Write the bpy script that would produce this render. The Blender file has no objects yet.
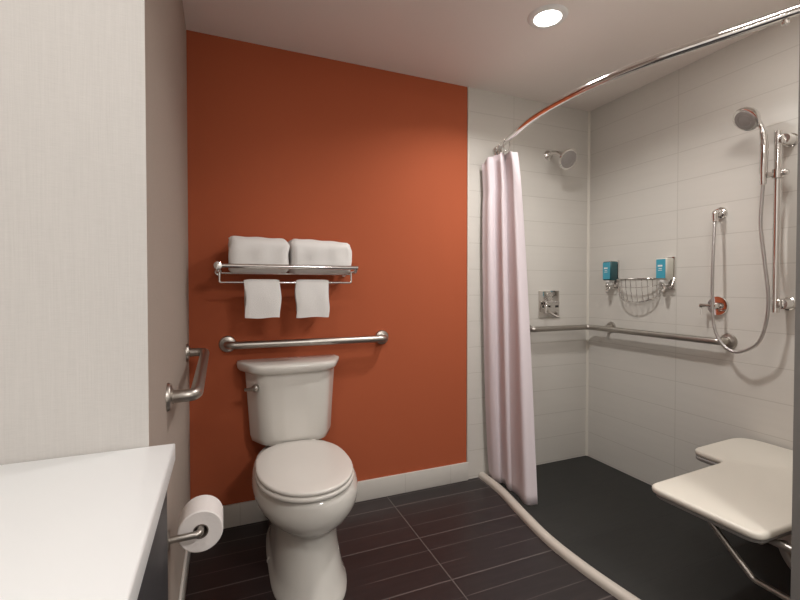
import bpy, bmesh, math, random
from mathutils import Vector, Matrix
random.seed(7)
C = bpy.context.scene.collection
PI = math.pi

# ------------------------------------------------------------------ materials
MATS = {}
def mat(name, col, rough=.5, metal=0., spec=.5, bump=0., bscale=60., coat=0., emit=None, sss=0.):
    if name in MATS: return MATS[name]
    m = bpy.data.materials.new(name); m.use_nodes = True
    nt = m.node_tree; b = nt.nodes['Principled BSDF']
    b.inputs['Base Color'].default_value = (*col, 1)
    b.inputs['Roughness'].default_value = rough
    b.inputs['Metallic'].default_value = metal
    b.inputs['Specular IOR Level'].default_value = spec
    b.inputs['Coat Weight'].default_value = coat
    if emit:
        b.inputs['Emission Color'].default_value = (*emit[:3], 1)
        b.inputs['Emission Strength'].default_value = emit[3]
    # subtle procedural variation on every material
    tc = nt.nodes.new('ShaderNodeTexCoord'); nz = nt.nodes.new('ShaderNodeTexNoise')
    nz.inputs['Scale'].default_value = bscale; nz.inputs['Detail'].default_value = 4
    nt.links.new(tc.outputs['Object'], nz.inputs['Vector'])
    if bump:
        bp = nt.nodes.new('ShaderNodeBump'); bp.inputs['Strength'].default_value = bump
        bp.inputs['Distance'].default_value = .002
        nt.links.new(nz.outputs['Fac'], bp.inputs['Height']); nt.links.new(bp.outputs['Normal'], b.inputs['Normal'])
    else:
        mr = nt.nodes.new('ShaderNodeMapRange')
        mr.inputs['To Min'].default_value = max(0, rough-.04); mr.inputs['To Max'].default_value = rough+.04
        nt.links.new(nz.outputs['Fac'], mr.inputs['Value']); nt.links.new(mr.outputs['Result'], b.inputs['Roughness'])
    MATS[name] = m
    return m

def srgb(r, g, b):
    f = lambda c: c/12.92 if c <= .04045 else ((c+.055)/1.055)**2.4
    return tuple(f(v/255) for v in (r, g, b))

def tile_mat(name, ax_u, ax_v, w, h, off_u, off_v, c1, c2, grout, mortar, rough, noise_stretch, noise_amt, bump=.3, strip=None, coat=0.):
    """brick-texture tile on a plane spanned by world axes ax_u, ax_v"""
    m = bpy.data.materials.new(name); m.use_nodes = True
    nt = m.node_tree; N = nt.nodes; Lk = nt.links; b = N['Principled BSDF']
    geo = N.new('ShaderNodeNewGeometry'); sep = N.new('ShaderNodeSeparateXYZ')
    Lk.new(geo.outputs['Position'], sep.inputs['Vector'])
    def shifted(ax, off):
        a = N.new('ShaderNodeMath'); a.operation = 'SUBTRACT'; a.inputs[1].default_value = off
        Lk.new(sep.outputs[ax], a.inputs[0]); return a.outputs[0]
    u = shifted(ax_u, off_u-100*w); v = shifted(ax_v, off_v-100*h)
    cb = N.new('ShaderNodeCombineXYZ'); Lk.new(u, cb.inputs[0]); Lk.new(v, cb.inputs[1])
    br = N.new('ShaderNodeTexBrick'); br.offset = 0; br.squash = 1; br.squash_frequency = 2
    br.inputs['Scale'].default_value = 1; br.inputs['Brick Width'].default_value = w
    br.inputs['Row Height'].default_value = h; br.inputs['Mortar Size'].default_value = mortar
    br.inputs['Mortar Smooth'].default_value = .2
    br.inputs['Color1'].default_value = (*c1, 1); br.inputs['Color2'].default_value = (*c2, 1)
    br.inputs['Mortar'].default_value = (*grout, 1)
    Lk.new(cb.outputs[0], br.inputs['Vector'])
    mp = N.new('ShaderNodeMapping'); mp.inputs['Scale'].default_value = noise_stretch
    Lk.new(geo.outputs['Position'], mp.inputs['Vector'])
    nz = N.new('ShaderNodeTexNoise'); nz.inputs['Scale'].default_value = 1; nz.inputs['Detail'].default_value = 5
    Lk.new(mp.outputs[0], nz.inputs['Vector'])
    mr = N.new('ShaderNodeMapRange'); mr.inputs['To Min'].default_value = 1-noise_amt; mr.inputs['To Max'].default_value = 1+noise_amt
    Lk.new(nz.outputs['Fac'], mr.inputs['Value'])
    mul = N.new('ShaderNodeVectorMath'); mul.operation = 'MULTIPLY'
    Lk.new(br.outputs['Color'], mul.inputs[0]); Lk.new(mr.outputs[0], mul.inputs[1])
    col = mul.outputs[0]
    if strip:   # thin intermittent lines inside the tile (ax, pitch, offset, half width, colour)
        ax, pitch, off, hw, sc = strip
        a = shifted(ax, off-100*pitch)
        md = N.new('ShaderNodeMath'); md.operation = 'MODULO'; md.inputs[1].default_value = pitch; Lk.new(a, md.inputs[0])
        lt = N.new('ShaderNodeMath'); lt.operation = 'LESS_THAN'; lt.inputs[1].default_value = hw; Lk.new(md.outputs[0], lt.inputs[0])
        mp2 = N.new('ShaderNodeMapping'); mp2.inputs['Scale'].default_value = (3.2, 9, 1); Lk.new(geo.outputs['Position'], mp2.inputs['Vector'])
        n2 = N.new('ShaderNodeTexNoise'); n2.inputs['Scale'].default_value = 1; n2.inputs['Detail'].default_value = 1; Lk.new(mp2.outputs[0], n2.inputs['Vector'])
        m2 = N.new('ShaderNodeMapRange'); m2.inputs['From Min'].default_value = .30; m2.inputs['From Max'].default_value = .52; Lk.new(n2.outputs['Fac'], m2.inputs['Value'])
        fm = N.new('ShaderNodeMath'); fm.operation = 'MULTIPLY'; Lk.new(lt.outputs[0], fm.inputs[0]); Lk.new(m2.outputs[0], fm.inputs[1])
        mx = N.new('ShaderNodeMix'); mx.data_type = 'RGBA'; Lk.new(fm.outputs[0], mx.inputs['Factor'])
        Lk.new(col, mx.inputs['A']); mx.inputs['B'].default_value = (*sc, 1); col = mx.outputs['Result']
    Lk.new(col, b.inputs['Base Color'])
    b.inputs['Roughness'].default_value = rough; b.inputs['Coat Weight'].default_value = coat
    bp = N.new('ShaderNodeBump'); bp.inputs['Strength'].default_value = bump; bp.inputs['Distance'].default_value = .002; bp.invert = True
    Lk.new(br.outputs['Fac'], bp.inputs['Height']); Lk.new(bp.outputs['Normal'], b.inputs['Normal'])
    return m

def linen_mat(name, col, amt=.05, rough=.8):
    m = bpy.data.materials.new(name); m.use_nodes = True
    nt = m.node_tree; N = nt.nodes; Lk = nt.links; b = N['Principled BSDF']
    geo = N.new('ShaderNodeNewGeometry'); facs = []
    for sc in ((500, 500, 12), (40, 40, 600)):
        mp = N.new('ShaderNodeMapping'); mp.inputs['Scale'].default_value = sc; Lk.new(geo.outputs['Position'], mp.inputs['Vector'])
        nz = N.new('ShaderNodeTexNoise'); nz.inputs['Scale'].default_value = 1; nz.inputs['Detail'].default_value = 2; Lk.new(mp.outputs[0], nz.inputs['Vector'])
        facs.append(nz.outputs['Fac'])
    ad = N.new('ShaderNodeMath'); ad.operation = 'ADD'; Lk.new(facs[0], ad.inputs[0]); Lk.new(facs[1], ad.inputs[1])
    mr = N.new('ShaderNodeMapRange'); mr.inputs['From Min'].default_value = .6; mr.inputs['From Max'].default_value = 1.4
    mr.inputs['To Min'].default_value = 1-amt; mr.inputs['To Max'].default_value = 1+amt; Lk.new(ad.outputs[0], mr.inputs['Value'])
    mul = N.new('ShaderNodeVectorMath'); mul.operation = 'MULTIPLY'; mul.inputs[0].default_value = col; Lk.new(mr.outputs[0], mul.inputs[1])
    Lk.new(mul.outputs[0], b.inputs['Base Color']); b.inputs['Roughness'].default_value = rough
    b.inputs['Specular IOR Level'].default_value = .2
    bp = N.new('ShaderNodeBump'); bp.inputs['Strength'].default_value = .15; bp.inputs['Distance'].default_value = .001
    Lk.new(ad.outputs[0], bp.inputs['Height']); Lk.new(bp.outputs['Normal'], b.inputs['Normal'])
    return m

ORANGE = mat('orange_paint', (.42, .105, .047), .8, bump=.08, bscale=220, spec=.12)
CEIL = mat('ceiling_paint', (.86, .795, .75), .75, bump=.05, bscale=150, spec=.2)
LINEN_SHADED = linen_mat('shaded_linen_wallcovering', (.40, .335, .29))  # linen with the side face's shade and orange bounce put into its colour
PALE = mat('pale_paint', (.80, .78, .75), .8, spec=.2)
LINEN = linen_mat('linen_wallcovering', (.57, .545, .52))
TILE_C = (.62, .59, .545); TILE_C2 = (.615, .585, .54); GROUT = (.52, .49, .445)
TILE_R = tile_mat('cream_tile_right', 1, 2, .64, .1615, 1.66, .015, TILE_C, TILE_C2, GROUT, .0022, .28, (3, 3, 40), .03)
TILE_B = tile_mat('cream_tile_back', 0, 2, .64, .1615, 1.74, .015, TILE_C, TILE_C2, GROUT, .0022, .28, (3, 3, 40), .03)
BASE_T = tile_mat('cream_baseboard_tile', 0, 2, .30, .5, .375, -.2, TILE_C, TILE_C2, GROUT, .002, .35, (4, 4, 40), .03)
FLOOR_T = tile_mat('charcoal_floor_tile', 0, 1, .61, .316, .862, 1.848, (.020, .0155, .0162), (.029, .020, .0205), (.12, .105, .10), .0026, .40,
                   (6, 55, 1), .30, strip=(1, .1053, 1.848, .0038, (.10, .082, .079)))
SHFLOOR_T = tile_mat('black_shower_floor_tile', 0, 1, .61, .316, .875, 1.848, (.017, .0168, .0155), (.020, .0195, .018), (.010, .0098, .009), .002, .55,
                     (8, 60, 1), .35)
PORC = mat('white_porcelain', (.66, .635, .59), .12, spec=.5, coat=.3)
PLASTIC = mat('seat_plastic', (.70, .665, .62), .25)
STEEL = mat('brushed_steel', (.44, .41, .375), .36, 1.0)
CHROME = mat('chrome', (.74, .72, .70), .10, 1.0)
HOSE = mat('metal_hose', (.55, .53, .52), .28, 1.0, bump=.5, bscale=500)
TERRY = mat('white_terry', (.80, .78, .76), .95, bump=1.0, bscale=330, spec=.1)
CURT = mat('white_curtain_cloth', (.74, .66, .69), .8, bump=.25, bscale=240, spec=.2)
PAPER = mat('toilet_paper', (.78, .74, .72), .95, bump=.3, bscale=160, spec=.1)
CARD = mat('grey_cardboard', (.16, .13, .11), .9)
QUARTZ = mat('white_quartz', (.765, .77, .77), .35, bscale=3)
CAB = mat('dark_cabinet_wood', (.022, .024, .030), .45, bump=.1, bscale=30)
SEATP = mat('cream_seat_pad', (.66, .62, .545), .38, bump=.06, bscale=90)
GREYP = mat('grey_metal_paint', (.22, .21, .20), .45)
CURB = mat('cream_threshold', (.56, .51, .45), .35)
CAULK = mat('cream_trim', (.66, .62, .55), .4)
BLUE = mat('blue_label', (.055, .33, .45), .35)
BLUED = mat('dark_teal_bottle', (.02, .075, .085), .25)
CREAMP = mat('cream_bottle', (.62, .60, .53), .35)
WHITEP = mat('white_plastic', (.8, .79, .77), .35)
DARK = mat('dark_slot', (.02, .02, .02), .4)
LAMP = mat('lamp_lens', (1, 1, 1), .5, emit=(1, .95, .87, 14))
FILL_LENS = mat('fill_lamp_lens', (1, 1, 1), .5, emit=(1, .95, .87, 2))  # glowing lens of the added, unseen fill lights

# ------------------------------------------------------------------ mesh helpers
def wloc(o):
    v = Vector((0, 0, 0))
    while o is not None:
        v += o.location; o = o.parent
    return v
def obj(name, bm, m, parent=None, origin=None, smooth=True, angle=40):
    bmesh.ops.remove_doubles(bm, verts=bm.verts, dist=1e-6)
    bmesh.ops.recalc_face_normals(bm, faces=bm.faces)
    off = wloc(parent) if parent else Vector(origin or (0, 0, 0))
    for v in bm.verts: v.co -= off
    me = bpy.data.meshes.new(name); bm.to_mesh(me); bm.free()
    if smooth:
        me.polygons.foreach_set('use_smooth', [True]*len(me.polygons))
        try: me.set_sharp_from_angle(angle=math.radians(angle))
        except Exception: pass
    me.materials.append(m)
    o = bpy.data.objects.new(name, me); C.objects.link(o)
    if parent: o.parent = parent
    else: o.location = off
    return o
def thing(name, label, cat, loc, group=None):
    o = bpy.data.objects.new(name, None); o.empty_display_size = .05; C.objects.link(o); o.location = loc
    tag(o, label, cat, group); return o
def tag(o, label, cat, group=None):
    o['label'] = label; o['category'] = cat
    if group: o['group'] = group
    return o
def struct(name, bm, m, **k):
    o = obj(name, bm, m, **k); o['kind'] = 'structure'; return o

def box(bm, x0, x1, y0, y1, z0, z1, bev=0., seg=2):
    r = bmesh.ops.create_cube(bm, size=1)
    vs = r['verts']
    for v in vs:
        v.co = Vector((x0+(v.co.x+.5)*(x1-x0), y0+(v.co.y+.5)*(y1-y0), z0+(v.co.z+.5)*(z1-z0)))
    if bev:
        es = list({e for v in vs for e in v.link_edges})
        bmesh.ops.bevel(bm, geom=es, offset=bev, segments=seg, profile=.5, affect='EDGES')
    return bm
def BX(*a, **k): return box(bmesh.new(), *a, **k)

def loft(bm, rings, cap0=True, cap1=True, closed=True):
    vr = [[bm.verts.new(p) for p in r] for r in rings]
    n = len(vr[0])
    for a, b in zip(vr, vr[1:]):
        for i in range(n if closed else n-1):
            j = (i+1) % n
            bm.faces.new((a[i], a[j], b[j], b[i]))
    if closed and cap0: bm.faces.new(list(reversed(vr[0])))
    if closed and cap1: bm.faces.new(vr[-1])
    return bm

def smooth_path(pts, n=8):
    """Catmull-Rom through pts"""
    P = [Vector(p) for p in pts]; P = [2*P[0]-P[1]] + P + [2*P[-1]-P[-2]]
    out = []
    for i in range(1, len(P)-2):
        a, b, c, d = P[i-1:i+3]
        for k in range(n):
            t = k/n
            out.append(.5*((2*b)+(c-a)*t+(2*a-5*b+4*c-d)*t*t+(3*b-a-3*c+d)*t**3))
    out.append(P[-2]); return out
def fillet(pts, r, n=7):
    """polyline with rounded corners"""
    P = [Vector(p) for p in pts]; out = [P[0]]
    for a, b, c in zip(P, P[1:], P[2:]):
        d1 = (a-b).normalized(); d2 = (c-b).normalized()
        ang = d1.angle(d2); t = min(r/math.tan(ang/2), (a-b).length*.49, (c-b).length*.49)
        p, q = b+d1*t, b+d2*t
        for k in range(n+1):
            s = k/n; out.append(p*(1-s)**2+b*2*s*(1-s)+q*s*s)
    out.append(P[-1]); return out
def tube(bm, path, r, n=14, cap=True):
    path = [Vector(p) for p in path]
    rs = r if isinstance(r, (list, tuple)) else [r]*len(path)
    T = []
    for i in range(len(path)):
        a = path[max(i-1, 0)]; b = path[min(i+1, len(path)-1)]
        T.append((b-a).normalized())
    nrm = T[0].orthogonal().normalized(); rings = []
    for i, p in enumerate(path):
        nrm = (nrm - T[i]*nrm.dot(T[i])).normalized(); bn = T[i].cross(nrm)
        rings.append([p+(nrm*math.cos(2*PI*k/n)+bn*math.sin(2*PI*k/n))*rs[i] for k in range(n)])
    return loft(bm, rings, cap, cap)
def TB(path, r, **k): return tube(bmesh.new(), path, r, **k)
def lathe(bm, base, axis, prof, n=28):
    """prof: list of (radius, distance along axis)"""
    ax = Vector(axis).normalized(); u = ax.orthogonal().normalized(); w = ax.cross(u); base = Vector(base)
    rings = [[base+ax*d+(u*math.cos(2*PI*k/n)+w*math.sin(2*PI*k/n))*max(r, 1e-4) for k in range(n)] for r, d in prof]
    return loft(bm, rings)
def LT(*a, **k): return lathe(bmesh.new(), *a, **k)
def prism(bm, outline, z0, z1, bev=0., seg=3):
    vs = [bm.verts.new((x, y, z0)) for x, y in outline]
    f = bm.faces.new(vs); r = bmesh.ops.extrude_face_region(bm, geom=[f])
    nv = [g for g in r['geom'] if isinstance(g, bmesh.types.BMVert)]
    for v in nv: v.co.z = z1
    if bev:
        es = [e for e in bm.edges if abs(e.verts[0].co.z-e.verts[1].co.z) < 1e-6 and len(e.link_faces) == 2]
        bmesh.ops.bevel(bm, geom=es, offset=bev, segments=seg, profile=.5, affect='EDGES')
    return bm
def round_poly(pts, rad, n=6):
    out = []; m = len(pts)
    for i in range(m):
        a, b, c = Vector(pts[i-1]), Vector(pts[i]), Vector(pts[(i+1) % m])
        r = rad[i] if isinstance(rad, (list, tuple)) else rad
        d1 = (a-b).normalized(); d2 = (c-b).normalized()
        t = min(r/math.tan(d1.angle(d2)/2), (a-b).length*.49, (c-b).length*.49)
        p, q = b+d1*t, b+d2*t
        for k in range(n+1):
            s = k/n; v = p*(1-s)**2+b*2*s*(1-s)+q*s*s; out.append((v.x, v.y))
    return out

# ------------------------------------------------------------------ the room
XL, XR, YB, H = -.15, 2.378, 2.30, 2.42        # toilet-side wall, shower wall, back wall, ceiling
YF = 1.071                                      # face of the wall above the vanity
XV = -.74                                       # wall behind the vanity
YN = -1.3                                       # wall behind the viewer
curb_xy = [(1.490, .60), (1.458, .85), (1.430, 1.10), (1.408, 1.34), (1.410, 1.58), (1.446, 1.82), (1.488, 2.04), (1.502, 2.18), (1.504, 2.298)]
cpath = smooth_path([(x, y, 0) for x, y in curb_xy], 8)
struct('floor', BX(XV-.1, XR+.1, YN-.1, YB+.1, -.08, 0), FLOOR_T, smooth=False)
bm = bmesh.new()
outl = [(p.x, p.y) for p in cpath] + [(XR, YB), (XR, .60)]
prism(bm, outl, .0, .004)
struct('floor_shower', bm, SHFLOOR_T, smooth=False)
struct('ceiling', BX(XV-.1, XR+.1, YN-.1, YB+.1, H, H+.08), CEIL, smooth=False)
struct('wall_back', BX(XL-.1, 1.398, YB, YB+.1, 0, H), ORANGE, smooth=False)
struct('wall_shower_back', BX(1.398, XR+.1, YB, YB+.1, 0, H), TILE_B, smooth=False)
struct('wall_right', BX(XR, XR+.1, .55, YB, 0, H), TILE_R, smooth=False)
struct('wall_entry_right', BX(XR, XR+.1, YN, .55, 0, H), PALE, smooth=False)
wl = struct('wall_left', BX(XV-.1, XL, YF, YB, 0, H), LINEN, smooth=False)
wl.data.materials.append(LINEN_SHADED)
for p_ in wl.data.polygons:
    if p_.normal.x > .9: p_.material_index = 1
struct('wall_vanity', BX(XV-.1, XV, YN, YF, 0, H), PALE, smooth=False)
struct('wall_behind', BX(XV-.1, XR+.1, YN-.1, YN, 0, H), PALE, smooth=False)
struct('wall_shower_end', BX(1.488, XR, .56, .690, 0, H), TILE_B, smooth=False)
# metal profile covering the end of the short shower wall
bm = bmesh.new(); box(bm, 1.480, 1.488, .553, .6925, .0, H, .001); struct('trim_1', bm, GREYP, smooth=False)
# tile edge beside the orange paint, corner joint, baseboards
struct('trim_2', BX(1.393, 1.404, YB-.009, YB, .112, H, .002), CAULK)
bm = bmesh.new(); prism(bm, [(XR, YB), (XR-.012, YB), (XR, YB-.012)], .004, H); struct('trim_3', bm, CAULK, smooth=False)
struct('baseboard_back', BX(XL, 1.4005, YB-.014, YB, 0, .112, .003), BASE_T)
struct('baseboard_left', BX(XL, XL+.010, YF, YB-.014, 0, .105, .003), BASE_T)
# shower threshold following a shallow bow
prof = [(-.024, 0), (-.024, .014), (-.020, .024), (-.010, .030), (.010, .030), (.020, .024), (.024, .014), (.024, 0)]
rings = []
for i, p in enumerate(cpath):
    a = cpath[max(i-1, 0)]; b = cpath[min(i+1, len(cpath)-1)]; t = (b-a).normalized(); s = Vector((t.y, -t.x, 0))
    rings.append([p+s*d+Vector((0, 0, z)) for d, z in prof])
bm = bmesh.new(); loft(bm, rings)
tag(obj('shower_threshold', bm, CURB, origin=(1.42, 1.5, 0)), 'cream curved low curb on the floor around the shower', 'threshold')

# ------------------------------------------------------------------ ceiling lights
def ceiling_light(x, y, label, watts, size=.13, spread=180, k=1.):
    t = thing('ceiling_light', label, 'light', (x, y, H))
    P = lambda prof: [(r*k, d) for r, d in prof]
    obj('trim_ring', LT((x, y, H), (0, 0, -1), P([(.060, .001), (.060, .010), (.067, .012), (.082, .008), (.088, .001)]), n=40), WHITEP, t)
    obj('lens', LT((x, y, H), (0, 0, -1), P([(.060, .001), (.060, .007), (.030, .009), (0, .0095)]), n=40), LAMP if k == 1 else FILL_LENS, t)
    ld = bpy.data.lights.new('lamp', 'AREA'); ld.shape = 'DISK'; ld.size = size; ld.energy = watts; ld.color = (1, .972, .94); ld.spread = math.radians(spread)
    lo = bpy.data.objects.new('lamp', ld); C.objects.link(lo); lo.parent = t; lo.location = (0, 0, -.016)
    return t
ceiling_light(1.366, 1.565, 'bright round recessed ceiling light between toilet and shower', 12.6, spread=144)
ceiling_light(1.72, .89, 'added unseen wide fill light over the shower seat end', 5.6, size=.34, k=2.8)  # out-of-view fixture added to brighten the shower end
ceiling_light(-.30, .30, 'round recessed ceiling light over the white vanity counter', 7.5, size=.2)
ceiling_light(.95, -.70, 'added unseen wide fill light in the entry behind the viewer', 31, size=.44, k=3.7)  # unseen fixture added as general fill for the room

# ------------------------------------------------------------------ toilet
TX = .322
def egg(cx, yb, yf, hw, z, n=40, sq=2.3, wide=.55):
    """egg outline: back at yb, front at yf (yf<yb); widest point at fraction wide from front"""
    yw = yf+(yb-yf)*wide; out = []
    for k in range(n):
        a = 2*PI*k/n; c, s = math.cos(a), math.sin(a)
        e = 2/sq if s > 0 else 2/2.1
        x = math.copysign(abs(c)**e, c)*hw; yy = math.copysign(abs(s)**e, s)
        y = yw+yy*((yb-yw) if s > 0 else (yw-yf))
        out.append(Vector((cx+x, y, z)))
    return out
toilet = thing('toilet', 'white two-piece toilet with closed lid against the orange wall', 'toilet', (TX, 1.95, 0))
rings = [egg(TX, 2.27, 1.535, .150, 0, sq=3.4, wide=.35), egg(TX, 2.27, 1.535, .150, .014, sq=3.4, wide=.35), egg(TX, 2.265, 1.545, .139, .030, sq=3.2, wide=.35),
         egg(TX, 2.26, 1.566, .134, .07, sq=3.2, wide=.35), egg(TX, 2.25, 1.592, .127, .13, sq=3.2, wide=.38), egg(TX, 2.24, 1.612, .123, .19, sq=3, wide=.4),
         egg(TX, 2.24, 1.616, .126, .242, sq=2.8, wide=.42), egg(TX, 2.24, 1.606, .136, .258, sq=2.7, wide=.48), egg(TX, 2.25, 1.578, .166, .275, sq=2.4, wide=.5),
         egg(TX+.002, 2.26, 1.552, .193, .300, sq=2.3, wide=.5), egg(TX+.004, 2.265, 1.535, .211, .333, sq=2.2, wide=.5), egg(TX+.005, 2.265, 1.529, .2175, .366, sq=2.2, wide=.5),
         egg(TX+.003, 2.265, 1.531, .211, .398, sq=2.2, wide=.5), egg(TX, 2.265, 1.537, .199, .419, sq=2.2, wide=.5), egg(TX, 2.26, 1.548, .187, .425, sq=2.2, wide=.5)]
bm = bmesh.new(); loft(bm, rings)
obj('bowl', bm, PORC, toilet, angle=70)
def seat_slab(yb, yf, hw, z0, z1, r):
    b = bmesh.new()
    loft(b, [egg(TX-.010, yb-r, yf+r, hw-r, z0, sq=2.5, wide=.5), egg(TX-.010, yb, yf, hw, z0+r*.8, sq=2.5, wide=.5), egg(TX-.010, yb, yf, hw, z1-r, sq=2.5, wide=.5),
             egg(TX-.010, yb-r*.4, yf+r*.4, hw-r*.4, z1-r*.35, sq=2.5, wide=.5), egg(TX-.010, yb-r*1.4, yf+r*1.4, hw-r*1.4, z1, sq=2.5, wide=.5),
             egg(TX-.010, yb-.05, yf+.06, hw-.06, z1+.003, sq=2.5, wide=.5)])
    return b
obj('seat_ring', seat_slab(2.075, 1.528, .196, .4265, .446, .006), PLASTIC, toilet, angle=60)
obj('seat_lid', seat_slab(2.085, 1.530, .193, .4475, .465, .006), PLASTIC, toilet, angle=60)
for s in (-1, 1):
    obj('hinge', BX(TX+s*.075-.02, TX+s*.075+.02, 2.082, 2.112, .425, .455, .008, 3), PLASTIC, toilet)
    obj('bolt_cap', LT((TX+s*.136, 1.93, .006), (0, 0, 1), [(.016, 0), (.016, .008), (.011, .018), (0, .022)]), PORC, toilet)
def dshape(hw, hwf, yb, yf, z, n=10, bow=.0):
    """tank cross-section: straight back, bowed front, rounded shoulders"""
    pts = [(TX-hw, yb), (TX-hw, yb-.055), (TX-hwf, yf+.012), (TX-hwf*.35, yf), (TX+hwf*.35, yf), (TX+hwf, yf+.012), (TX+hw, yb-.055), (TX+hw, yb)]
    o = round_poly(pts, [.012, .05, .09, .2, .2, .09, .05, .012], 5)
    return [Vector((x, y, z)) for x, y in o]
bm = bmesh.new()
loft(bm, [dshape(.176, .125, 2.262, 2.108, .440), dshape(.194, .140, 2.27, 2.092, .449), dshape(.201, .146, 2.275, 2.087, .475), dshape(.209, .153, 2.28, 2.086, .60),
          dshape(.222, .160, 2.28, 2.085, .786)])
obj('tank', bm, PORC, toilet, angle=60)
TX -= .005
bm = bmesh.new()
loft(bm, [dshape(.224, .162, 2.284, 2.084, .785), dshape(.241, .176, 2.288, 2.070, .790), dshape(.252, .190, 2.29, 2.060, .803), dshape(.255, .194, 2.29, 2.057, .824),
          dshape(.251, .190, 2.287, 2.062, .832), dshape(.232, .176, 2.275, 2.076, .836)])
TX += .005
obj('tank_lid', bm, PORC, toilet, angle=60)
lever = obj('flush_lever', LT((TX-.182, 2.122, .722), (-.55, -.83, 0), [(.017, -.012), (.017, .008), (.012, .012), (.010, .018), (0, .019)]), STEEL, toilet)
obj('handle', TB([(TX-.190, 2.106, .722), (TX-.208, 2.118, .720), (TX-.226, 2.134, .717)], [.010, .009, .008]), STEEL, lever)

# ------------------------------------------------------------------ grab bars
def flange(p, d, parent, r=.041, name='flange'):
    obj(name, LT(p, d, [(r, -.0015), (r, .003), (r*.9, .010), (r*.55, .013), (.021, .014), (.021, .018)]), STEEL, parent)
gb = thing('grab_bar', 'long brushed steel grab bar on orange wall above the toilet tank', 'grab bar', (.43, YB, .913))
obj('bar', TB(fillet([(.022, YB-.004, .915), (.022, YB-.070, .915), (.835, YB-.070, .912), (.835, YB-.004, .912)], .045), .0185, n=18), STEEL, gb)
flange((.022, YB, .915), (0, -1, 0), gb); flange((.835, YB, .912), (0, -1, 0), gb)
GX = XL
gb2 = thing('grab_bar', 'brushed steel grab bar on the shaded left wall above toilet paper', 'grab bar', (GX, 1.78, .89))
obj('bar', TB(fillet([(GX+.004, 1.41, .880), (GX+.076, 1.41, .880), (GX+.076, 2.14, .905), (GX+.004, 2.14, .905)], .045), .0185, n=18), STEEL, gb2)
flange((GX, 1.41, .880), (1, 0, 0), gb2); flange((GX, 2.14, .905), (1, 0, 0), gb2)
gb3 = thing('grab_bar', 'angled steel grab bar running round the tiled shower corner', 'grab bar', (XR, YB, .92))
gz = .922
obj('bar', TB(fillet([(1.845, YB-.004, gz), (1.845, YB-.062, gz), (XR-.062, YB-.062, gz), (XR-.062, 1.385, gz), (XR-.004, 1.385, gz)], .045), .0175, n=18), STEEL, gb3)
flange((1.845, YB, gz), (0, -1, 0), gb3); flange((XR, 1.385, gz), (-1, 0, 0), gb3)
obj('support_post', TB([(XR-.004, 2.10, gz+.012), (XR-.045, 2.10, gz+.012), (XR-.062, 2.10, gz)], .011), STEEL, gb3)
flange((XR, 2.10, gz+.012), (-1, 0, 0), gb3, r=.034)

# ------------------------------------------------------------------ towel rack and towels
rk = thing('towel_rack', 'chrome wall towel shelf with lower bar on the orange wall', 'towel rack', (.295, YB, 1.29))
FY = 2.06; RZ = 1.293
obj('front_rail', TB([(-.022, FY, RZ), (.622, FY, RZ)], .0105), CHROME, rk)
for x in (-.018, .614):
    sb = obj('side_bracket', TB(fillet([(x, YB-.004, RZ-.022), (x, FY+.01, RZ-.022), (x, FY, RZ)], .015), .009), CHROME, rk)
    obj('wall_plate', LT((x, YB, RZ-.022), (0, -1, 0), [(.019, -.001), (.019, .005), (.016, .009), (.010, .010)]), CHROME, sb)
obj('rail_end', LT((-.018, FY, RZ), (0, -1, 0), [(.004, -.016), (.017, -.014), (.019, 0), (.017, .012), (.004, .015)]), CHROME, rk)
for k in range(3):
    y = FY+.100+k*.050
    obj('shelf_rod', TB([(-.018, y, RZ-.030), (.614, y, RZ-.030)], .0045, n=10), CHROME, rk)
LBY, LBZ = 2.095, 1.219
obj('lower_bar', TB(fillet([(-.012, LBY, RZ-.02), (-.012, LBY, LBZ), (.598, LBY, LBZ), (.598, LBY, RZ-.02)], .008, 4), .0048, n=10), CHROME, rk)

def bath_towel(x0, x1, label, seed, lean):
    """thick folded towel: spiral fold visible at the ends, soft edges"""
    rnd = random.Random(seed); z0 = RZ-.0252; y0, y1 = 2.074, 2.285; hgt = .166
    yc, zc, hy, hz = (y0+y1)/2, z0+hgt/2, (y1-y0)/2, hgt/2
    rings = []
    n = 48
    for i in range(23):
        s = i/22; x = x0+(x1-x0)*s
        e = min(s, 1-s)*(x1-x0); inset = .011*max(0, 1-e/.022)**2
        ring = []
        for k in range(n):
            a = 2*PI*k/n; c, sn = math.cos(a), math.sin(a)
            y = yc+math.copysign(abs(c)**.55, c)*(hy-inset); z = zc+math.copysign(abs(sn)**.6, sn)*(hz-inset)
            w = .003*math.sin(x*60+seed+2*a)*(1 if sn > -.2 else 0) + (.004*math.sin(3*a+seed+x*9) if sn > 0 else 0)
            top = max(0, sn)
            ring.append(Vector((x+.004*math.sin(5*a+seed)*(1 if e < .03 else 0), y+w, z+w*.6-top*lean*s-(.010*max(0, min(1, (2.145-y)/.03)) if sn < -.2 else 0))))
        rings.append(ring)
    bm = bmesh.new(); loft(bm, rings)
    t = thing('bath_towel', label, 'towel', ((x0+x1)/2, yc, z0), 'folded bath towels on the rack')
    obj('towel_roll', bm, TERRY, t, angle=80)
    return t
bath_towel(.030, .292, 'folded white bath towel on the left half of the rack shelf', 1, .004)
bath_towel(.306, .597, 'folded white bath towel on the right half, lower toward its end', 5, .010)
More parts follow.
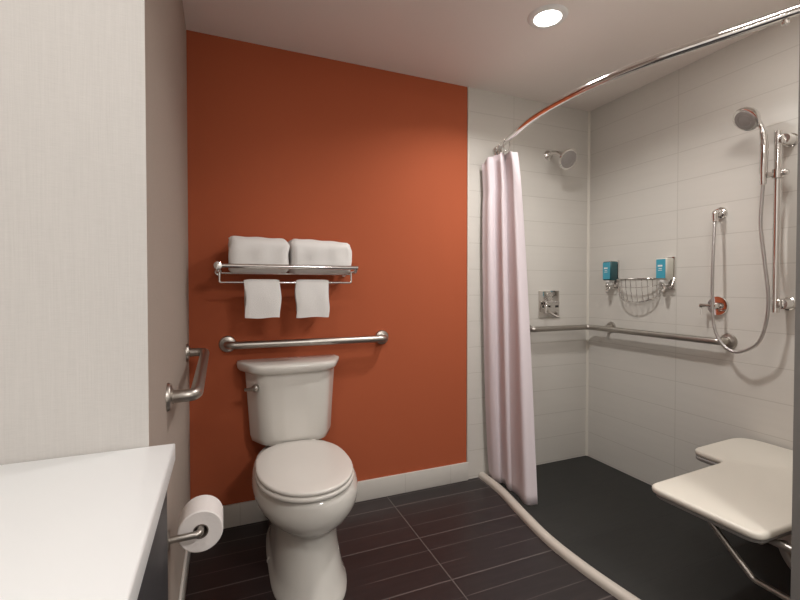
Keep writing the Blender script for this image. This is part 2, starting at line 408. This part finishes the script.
def hand_towel(x0, x1, zb, label, seed):
    """cloth folded over the lower bar: front drop long, back drop short"""
    rnd = random.Random(seed); n = 14; prof = []
    th = .010
    rad = .0052+th
    yF, yK = LBY-rad, LBY+rad
    def sheet(r):
        P = []
        for k in range(13): P.append((LBY-r-.004*math.sin(k/12*PI), zb+(LBZ-zb)*k/12))
        for k in range(1, 10):
            a = PI-PI*k/10; P.append((LBY+r*math.cos(a), LBZ+r*math.sin(a)))
        for k in range(10): P.append((LBY+r+.002, LBZ-(LBZ-zb-.03)*k/9))
        return P
    outer, inner = sheet(rad), sheet(.0052)
    rings = []
    for i in range(n+1):
        s = i/n; x = x0+(x1-x0)*s; e = min(s, 1-s)
        ins = .004*max(0, 1-e*10)
        prof = [(y+(ins if y < LBY else -ins), z-(ins if z > LBZ else 0)) for y, z in outer] + list(reversed(inner))
        rings.append([Vector((x+.004*math.sin(z*38+seed)*(1 if e < .04 else .2)+(LBZ-z)*(.02 if seed == 2 and s < .2 else .0), y+.0006*math.sin(x*60+z*20+seed)*(1 if y < LBY-.012 else 0), z+(0.002*math.sin(s*7+seed) if z < zb+.01 else 0))) for y, z in prof])
    bm = bmesh.new(); loft(bm, rings)
    t = thing('hand_towel', label, 'towel', ((x0+x1)/2, LBY, LBZ), 'hand towels on the lower bar')
    obj('cloth', bm, TERRY, t, angle=60)
    return t
hand_towel(.095, .252, 1.055, 'small folded white towel over the left part of the lower bar', 2)
hand_towel(.325, .481, 1.052, 'small folded white towel over the lower bar, right of its twin', 4)

# ------------------------------------------------------------------ toilet paper
PX, PY, PZ = -.062, 1.345, .505
tp = thing('toilet_paper_holder', 'brushed steel single-post paper holder on the left wall', 'toilet paper holder', (XL, 1.318, PZ))
obj('wall_plate', LT((XL, 1.318, PZ+.002), (1, 0, 0), [(.027, 0), (.027, .006), (.022, .010), (.010, .012)]), STEEL, tp)
obj('post', TB(fillet([(XL+.004, 1.318, PZ+.002), (PX, 1.318, PZ+.004), (PX, 1.458, PZ+.004)], .012, 5), .0095), STEEL, tp)
roll = thing('toilet_paper_roll', 'white toilet paper roll on the holder beside the vanity', 'toilet paper', (PX, PY+.055, PZ-.055))
bm = bmesh.new()
rz_ = PZ-.0049
n = 48; Rr = .060; ri = .021; y0, y1 = PY, PY+.105
prof = [(ri, y0+.002), (Rr-.003, y0), (Rr, y0+.003), (Rr, y1-.003), (Rr-.003, y1), (ri, y1-.002)]
rings = [[Vector((PX+r*math.cos(2*PI*k/n), y, rz_+r*math.sin(2*PI*k/n))) for k in range(n)] for r, y in prof]
loft(bm, rings+[rings[0]], False, False)
obj('paper', bm, PAPER, roll)
bm = bmesh.new()
prof = [(ri-.0005, y0+.001), (ri-.0005, y1-.001), (ri-.0025, y1-.001), (ri-.0025, y0+.001)]
rings = [[Vector((PX+r*math.cos(2*PI*k/n), y, rz_+r*math.sin(2*PI*k/n))) for k in range(n)] for r, y in prof]
loft(bm, rings+[rings[0]], False, False)
obj('core', bm, CARD, roll)

# ------------------------------------------------------------------ vanity
VX = -.099
obj_ = obj('countertop', prism(bmesh.new(), [(XV+.002, -.45), (VX, -.45), (VX, YF-.002), (XV+.002, YF-.002)], .815, .855, .004, 3), QUARTZ, origin=(-.42, .31, .815))
tag(obj_, 'white stone vanity countertop against the linen wall', 'countertop')
van = thing('vanity_cabinet', 'dark wooden vanity cabinet under the white countertop', 'cabinet', (-.42, .31, 0))
obj('carcass', BX(XV+.004, -.135, -.43, YF-.004, .08, .814, .002), CAB, van)
obj('plinth', BX(XV+.004, -.19, -.43, YF-.004, 0, .08), CAB, van)
for k in range(3):
    a = -.428+k*.4985
    d = obj('door', BX(-.135, -.115, a, a+.4935, .09, .812, .002), CAB, van)
    hy_ = a+.06 if k != 2 else a+.10
    obj('handle', TB(fillet([(-.115, hy_, .62), (-.101, hy_, .62), (-.101, hy_, .74), (-.115, hy_, .74)], .008, 4), .005, n=10), STEEL, d)

# ------------------------------------------------------------------ shower rod, rings and curtain
ROD_Z = 2.052
rod_xy = [(1.612, YB), (1.585, 2.24), (1.530, 2.055), (1.466, 1.796), (1.445, 1.569), (1.458, 1.352), (1.500, 1.161), (1.556, 1.013), (1.608, .885), (1.649, .778), (1.688, .690)]
rod_path = smooth_path([(x, y, ROD_Z) for x, y in rod_xy], 8)
sr = thing('shower_rod', 'curved chrome shower curtain rod bowing out below the ceiling', 'curtain rod', (1.45, 1.5, ROD_Z))
obj('rod', TB(rod_path[0:], .0155, n=16), CHROME, sr)
for p, d in ((rod_path[0], (-.25, -1, 0)), (rod_path[-1], (-.3, 1, 0))):
    d = Vector((0, d[1], 0))
    obj('flange', LT(p, d, [(.034, 0), (.034, .006), (.028, .014), (.021, .022), (.018, .030)]), CHROME, sr)
def ring(p, label):
    bm = bmesh.new(); c = Vector(p); pts = []
    tdir = Vector((.3, .95, 0)).normalized(); s = Vector((tdir.y, -tdir.x, 0))
    for k in range(25):
        a = 2*PI*k/24
        pts.append(c+s*(.020*math.cos(a))+Vector((0, 0, -.021+.0385*math.sin(a))))
    tube(bm, pts, .0028, n=8, cap=False)
    tag(obj('curtain_ring', bm, CHROME, origin=p), label, 'curtain ring', 'curtain rings on the shower rod')
for i, t_ in enumerate((.12, .42, .72, 1.0)):
    idx = 2+int(t_*12)
    p = rod_path[idx]
    ring((p.x, p.y, p.z), ['chrome curtain ring nearest the tiled wall above bunched curtain', 'chrome curtain ring second from the wall above bunched curtain',
                           'chrome curtain ring third from the wall above bunched curtain', 'chrome curtain ring at the free edge of the bunched curtain'][i])
p = rod_path[-11]; obj('set_screw', LT((p.x, p.y, p.z-.014), (0, 0, -1), [(.006, 0), (.006, .006), (.010, .007), (.010, .014), (.006, .016)]), CHROME, sr)

top_c = smooth_path([(1.478, 2.268, 0), (1.492, 2.215, 0), (1.530, 2.215, 0), (1.530, 2.150, 0), (1.566, 2.150, 0), (1.568, 2.095, 0), (1.620, 2.108, 0)], 16)
bot_c = smooth_path([(1.534, 2.255, 0), (1.537, 2.170, 0), (1.562, 2.150, 0), (1.542, 2.060, 0), (1.552, 2.020, 0), (1.526, 1.895, 0), (1.586, 1.868, 0)], 16)
NZ = 40; zt, zb = 1.990, .012
rows = []
for j in range(NZ+1):
    t = j/NZ; e = t**.75
    row = []
    for i, (a, b) in enumerate(zip(top_c, bot_c)):
        u = i/(len(top_c)-1)
        p = a.lerp(b, e)
        bulge = math.sin(PI*t)
        amp = .0022*(1+.5*t)
        p = p + Vector((amp*math.sin(u*34+1.5*t), amp*.6*math.cos(u*29+.8+t*2), 0)) + Vector((-.030*max(0, t-.1)**.6*(1-t)**.5*2*(1-u), 0, 0))
        z = zt+(zb-zt)*t
        z -= (1-t)*(.040*max(0, 1-u/.25)+.004*math.sin(u*30))
        p.z = z; row.append(p)
    rows.append(row)
bm = bmesh.new(); loft(bm, rows, closed=False)
ct = thing('shower_curtain', 'white cloth shower curtain bunched at the wall end of rod', 'curtain', (1.56, 2.1, .02))
cl = obj('cloth', bm, CURT, ct, angle=180)
sm = cl.modifiers.new('solid', 'SOLIDIFY'); sm.thickness = .0016
# ------------------------------------------------------------------ wall shower head
hd = thing('shower_head', 'chrome fixed shower head high on the back shower wall', 'shower head', (2.018, YB, 2.075))
obj('flange', LT((2.018, YB, 2.075), (0, -1, 0), [(.032, -.0015), (.032, .004), (.024, .012), (.012, .014)]), CHROME, hd)
obj('arm', TB(smooth_path([(2.018, YB-.004, 2.075), (2.022, YB-.05, 2.080), (2.030, YB-.09, 2.062), (2.036, YB-.115, 2.036)], 6), .0145), CHROME, hd)
dv = Vector((-.04, -.86, -.50)).normalized(); b0 = Vector((2.036, YB-.112, 2.038))
head = obj('head', LT(b0, dv, [(.012, -.012), (.022, -.006), (.024, .006), (.020, .016), (.026, .022), (.048, .040), (.062, .052), (.066, .060), (.064, .066), (.056, .068)], n=32), CHROME, hd)
obj('spray_face', LT(b0, dv, [(.055, .066), (.055, .0685), (.034, .070), (.033, .0685), (.016, .071), (0, .0715)], n=32), mat('grey_spray_face', (.28, .255, .24), .4), head)

# mixer valve on back wall
vv = thing('shower_valve', 'square chrome shower mixer plate on back wall above grab bar', 'shower valve', (2.027, YB, 1.08))
obj('plate', BX(1.940, 2.114, YB-.010, YB, .990, 1.172, .004), CHROME, vv)
obj('dial', LT((2.027, YB-.009, 1.082), (0, -1, 0), [(.052, 0), (.050, .006), (.024, .009), (.022, .036), (0, .037)]), CHROME, vv)
h = obj('handle', prism(bmesh.new(), round_poly([(1.965, YB-.052), (2.080, YB-.052), (2.080, YB-.036), (1.965, YB-.036)], .008), 1.074, 1.100, .004), CHROME, vv)
obj('handle_drop', TB(smooth_path([(1.975, YB-.044, 1.084), (1.968, YB-.046, 1.06), (1.966, YB-.047, 1.025)], 5), .007), CHROME, h)
obj('slot', BX(1.968, 2.105, YB-.0125, YB-.0095, 1.058, 1.074, .001), DARK, vv)

# ------------------------------------------------------------------ soap dispensers and basket on the right wall
def dispenser(yc, label, side_mat, side_label):
    z0 = 1.165
    t = thing('soap_dispenser', label, 'soap dispenser', (XR, yc, z0), 'wall soap dispensers')
    br = bmesh.new(); box(br, XR-.012, XR+.0015, yc-.036, yc+.036, z0+.020, z0+.205, .005)
    obj('bracket', br, CHROME, t)
    hb = bmesh.new()
    loft(hb, [[Vector((x, y, z)) for x, y in round_poly([(XR-.012, yc-w), (XR-.012, yc+w), (XR-d, yc+w), (XR-d, yc-w)], .010, 4)]
              for z, w, d in ((z0+.074, .030, .070), (z0+.080, .033, .075), (z0+.190, .033, .075), (z0+.196, .030, .071))])
    b = obj('bottle', hb, side_mat, t, angle=50); b['label'] = side_label
    lb = bmesh.new(); box(lb, XR-.0772, XR-.0752, yc-.028, yc+.028, z0+.082, z0+.190, .0006, 1)
    l = obj('front_label', lb, BLUE, t); l['label'] = 'blue front label'
    mk = bmesh.new()
    for k, (w, zz, hh) in enumerate(((.017, .148, .010), (.012, .135, .004), (.015, .126, .003))):
        box(mk, XR-.0780, XR-.0770, yc-w*.6, yc+w, z0+zz, z0+zz+hh)
    obj('print', mk, WHITEP, l, smooth=False)
    obj('collar', LT((XR-.044, yc, z0+.078), (0, 0, -1), [(.026, 0), (.026, .014), (.020, .020), (.016, .034)]), WHITEP, t)
    pu = obj('pump', TB(smooth_path([(XR-.044, yc, z0+.050), (XR-.046, yc, z0+.030), (XR-.056, yc, z0+.016), (XR-.074, yc, z0+.006)], 5), .0105), CHROME, t)
    obj('push_button', LT((XR-.060, yc, z0+.044), (-1, 0, -.2), [(.015, 0), (.016, .010), (.012, .016), (0, .017)]), CHROME, t)
    hoop = TB(fillet([(XR-.010, yc+.033, z0+.085), (XR-.040, yc+.036, z0+.030), (XR-.040, yc-.036, z0+.030), (XR-.010, yc-.033, z0+.085)], .012, 5), .0035, n=8)
    obj('holder_wire', hoop, CHROME, t)
    return t
dispenser(2.075, 'blue soap dispenser on right shower wall, nearer the corner, dark side', BLUED, 'dark teal bottle side')
dispenser(1.700, 'blue and cream soap dispenser on shower wall right of wire basket', CREAMP, 'cream bottle side')
bk = thing('soap_basket', 'chrome wire soap basket between the two wall dispensers', 'soap basket', (XR, 1.888, 1.12))
yc, hw_, dp = 1.888, .142, .085
def rim(z, s=1., k0=0, n=24, d=dp): return [Vector((XR-.004-d*s*math.sin(PI*k/n)**.7, yc+hw_*s*math.cos(PI*k/n), z)) for k in range(n+1)]
rt_ = rim(1.247)
obj('rim', TB(rt_+[rt_[0]], .0034, n=8), CHROME, bk)
low = [Vector((XR-.006-.060*math.sin(PI*k/24), yc+hw_*.93*math.cos(PI*k/24), 1.165-.060*math.sin(PI*k/24)**.8)) for k in range(25)]
obj('lower_hoop', TB(low, .0030, n=8), CHROME, bk)
for k in range(2, 23, 2):
    a, b = rt_[k], low[k]
    obj('wire', TB([a, a.lerp(b, .5)+Vector((-.004, 0, -.004)), b, (XR+.001, b.y, b.z-.004)], .0019, n=6), CHROME, bk)
for zz in (1.205,):
    obj('cross_wire', TB([a.lerp(b, (1.247-zz)/.11) for a, b in zip(rt_, low)], .0019, n=6), CHROME, bk)

# ------------------------------------------------------------------ hand shower, slide bar, hose
SX = XR-.062
sl = thing('slide_bar', 'vertical chrome slide bar on right shower wall holding hand shower', 'slide bar', (XR, 1.155, 1.09))
obj('bar', TB([(SX, 1.155, 1.083), (SX, 1.155, 1.900)], .0145), CHROME, sl)
for z in (1.860, 1.122):
    m_ = obj('mount', LT((XR, 1.135, z), (-1, 0, 0), [(.030, 0), (.030, .006), (.025, .010), (.024, .050), (.022, .058)]), CHROME, sl)
    obj('clamp', BX(SX-.012, XR-.045, 1.132, 1.168, z-.020, z+.020, .006, 3), CHROME, m_)
s_ = obj('slider', LT((SX, 1.155, 1.685), (0, 0, 1), [(.015, 0), (.022, .003), (.022, .043), (.015, .046)]), CHROME, sl)
obj('cradle', TB([(SX, 1.160, 1.706), (SX-.018, 1.172, 1.706), (SX-.030, 1.184, 1.706)], [.014, .012, .015]), CHROME, s_)
obj('lock_knob', LT((SX, 1.150, 1.708), (-.2, -1, 0), [(.010, .012), (.014, .020), (.014, .034), (.008, .040)]), CHROME, s_)
hs = thing('hand_shower', 'chrome hand shower in its slide bar cradle with looping metal hose', 'hand shower', (SX-.034, 1.225, 1.70))
HX, HY = SX-.036, 1.192
obj('handle', TB(smooth_path([(HX, HY, 1.665), (HX, HY, 1.72), (HX, HY-.002, 1.80), (HX-.001, HY-.002, 1.86), (HX-.004, HY+.004, 1.915), (HX-.014, HY+.018, 1.958), (HX-.026, HY+.036, 1.978)], 5),
                      [.0125]*5+[.0155]*5+[.0160]*5+[.0140]*5+[.0105]*5+[.0125]*6, n=16), CHROME, hs)
dv = Vector((-.62, .20, -.50)).normalized(); b0 = Vector((HX-.022, HY+.044, 1.986))
h_ = obj('head', LT(b0, dv, [(.010, -.022), (.028, -.016), (.045, -.002), (.056, .014), (.059, .024), (.057, .032), (.050, .034)], n=32), CHROME, hs)
obj('spray_face', LT(b0, dv, [(.046, .033), (.046, .0355), (.030, .037), (.028, .0355), (.012, .038), (0, .0385)], n=32), mat('grey_spray_face', (.28, .255, .24), .4), h_)
hose = smooth_path([(HX, HY, 1.667), (HX+.004, HY+.006, 1.60), (HX+.008, 1.204, 1.48), (HX+.012, 1.190, 1.33), (HX+.012, 1.172, 1.16), (HX+.012, 1.178, 1.04), (HX+.010, 1.208, .940), (HX+.008, 1.275, .890),
                    (HX+.008, 1.325, .889), (HX+.006, 1.372, .930), (HX+.008, 1.402, 1.01), (HX+.014, 1.415, 1.14), (HX+.022, 1.419, 1.32), (HX+.034, 1.422, 1.46), (HX+.042, 1.424, 1.535)], 8)
obj('hose', TB(hose, .0072, n=12), HOSE, hs)
ho = thing('hose_outlet', 'small round chrome outlet elbow where the shower hose starts', 'hose outlet', (XR, 1.428, 1.575))
obj('escutcheon', LT((XR, 1.428, 1.578), (-1, 0, 0), [(.032, 0), (.032, .005), (.026, .014), (.018, .018), (.017, .040)]), CHROME, ho)
obj('elbow', TB(fillet([(XR-.030, 1.428, 1.578), (HX+.042, 1.424, 1.578), (HX+.042, 1.424, 1.532)], .012, 5), [.014]*7+[.0125]), CHROME, ho)
dvv = thing('diverter_valve', 'round chrome diverter valve with small lever behind the hose', 'valve', (XR, 1.445, 1.10))
obj('escutcheon', LT((XR, 1.437, 1.100), (-1, 0, 0), [(.052, -.001), (.052, .004), (.048, .010), (.020, .0115)]), mat('polished_chrome', (.78, .76, .74), .05, 1.0), dvv)
obj('hub', LT((XR-.010, 1.437, 1.100), (-1, 0, 0), [(.018, 0), (.018, .034), (.014, .040), (0, .041)]), MATS['polished_chrome'], dvv)
lv = obj('lever', TB([(XR-.042, 1.432, 1.100), (XR-.046, 1.470, 1.102), (XR-.048, 1.497, 1.100)], [.009, .008, .012]), CHROME, dvv)
obj('pin', TB([(XR-.048, 1.492, 1.100), (XR-.048, 1.490, 1.050)], .0042, n=8), CHROME, lv)

# ------------------------------------------------------------------ fold-down shower seat
ZS0, ZS1 = .440, .468
SN = .756
ss = thing('shower_seat', 'cream L-shaped fold-down shower seat with tubular steel leg', 'shower seat', (1.9, .9, 0))
out = round_poly([(1.457, SN), (2.360, SN), (2.360, 1.312), (1.950, 1.290), (1.952, 1.146), (1.449, 1.116)], [.045, .04, .10, .06, .04, .05], 8)
obj('seat_pad', prism(bmesh.new(), out, ZS0+.004, ZS1, .010, 4), SEATP, ss, angle=60)
# slim tray under the pad
cxm, cym = 1.9, .98
obj('seat_rim', prism(bmesh.new(), [(x+(.010 if x < 1.9 else -.010), y+(.010 if y < .95 else -.010)) for x, y in out], ZS0-.010, ZS0+.004, .003), GREYP, ss)
for x in (1.56, 2.20):
    f = obj('frame_rail', TB([(x, .695, ZS0-.022), (x, 1.08, ZS0-.022)], .011), STEEL, ss)
    obj('hinge', TB(smooth_path([(x+.015, .76, ZS0-.018), (x+.02, .748, ZS0-.055), (x+.02, .725, ZS0-.082), (x+.02, .694, ZS0-.088)], 5), .014), STEEL, f)
    l = obj('leg', TB(fillet([(x-.005, .985, ZS0-.024), (x-.005, .825, .272), (x-.005, .694, .268)], .03, 6), .0095), STEEL, ss)
    obj('foot_plate', BX(x-.035, x+.025, .690, .696, .225, .310, .002), STEEL, l)
obj('cross_tube', TB([(1.52, .79, ZS0-.020), (2.28, .79, ZS0-.020)], .010), STEEL, ss)
obj('wall_plate', BX(1.53, 2.26, .690, .698, ZS0-.125, ZS0-.005, .002), STEEL, ss)

# ------------------------------------------------------------------ camera, world, view
cam_d = bpy.data.cameras.new('camera'); cam = bpy.data.objects.new('camera', cam_d); C.objects.link(cam)
cam_d.sensor_width = 36; cam_d.lens = 36*431/800; cam_d.shift_y = -6.5/800; cam_d.clip_start = .02
cam.location = (0, 0, 1.203)
cam.rotation_euler = (math.radians(90-1.0), 0, math.radians(-22.4))
bpy.context.scene.camera = cam
w = bpy.data.worlds.new('world'); bpy.context.scene.world = w; w.use_nodes = True
w.node_tree.nodes['Background'].inputs[0].default_value = (.9, .9, 1, 1); w.node_tree.nodes['Background'].inputs[1].default_value = .02
bpy.context.scene.view_settings.view_transform = 'Standard'
bpy.context.scene.view_settings.look = 'None'
bpy.context.scene.view_settings.exposure = 0.0
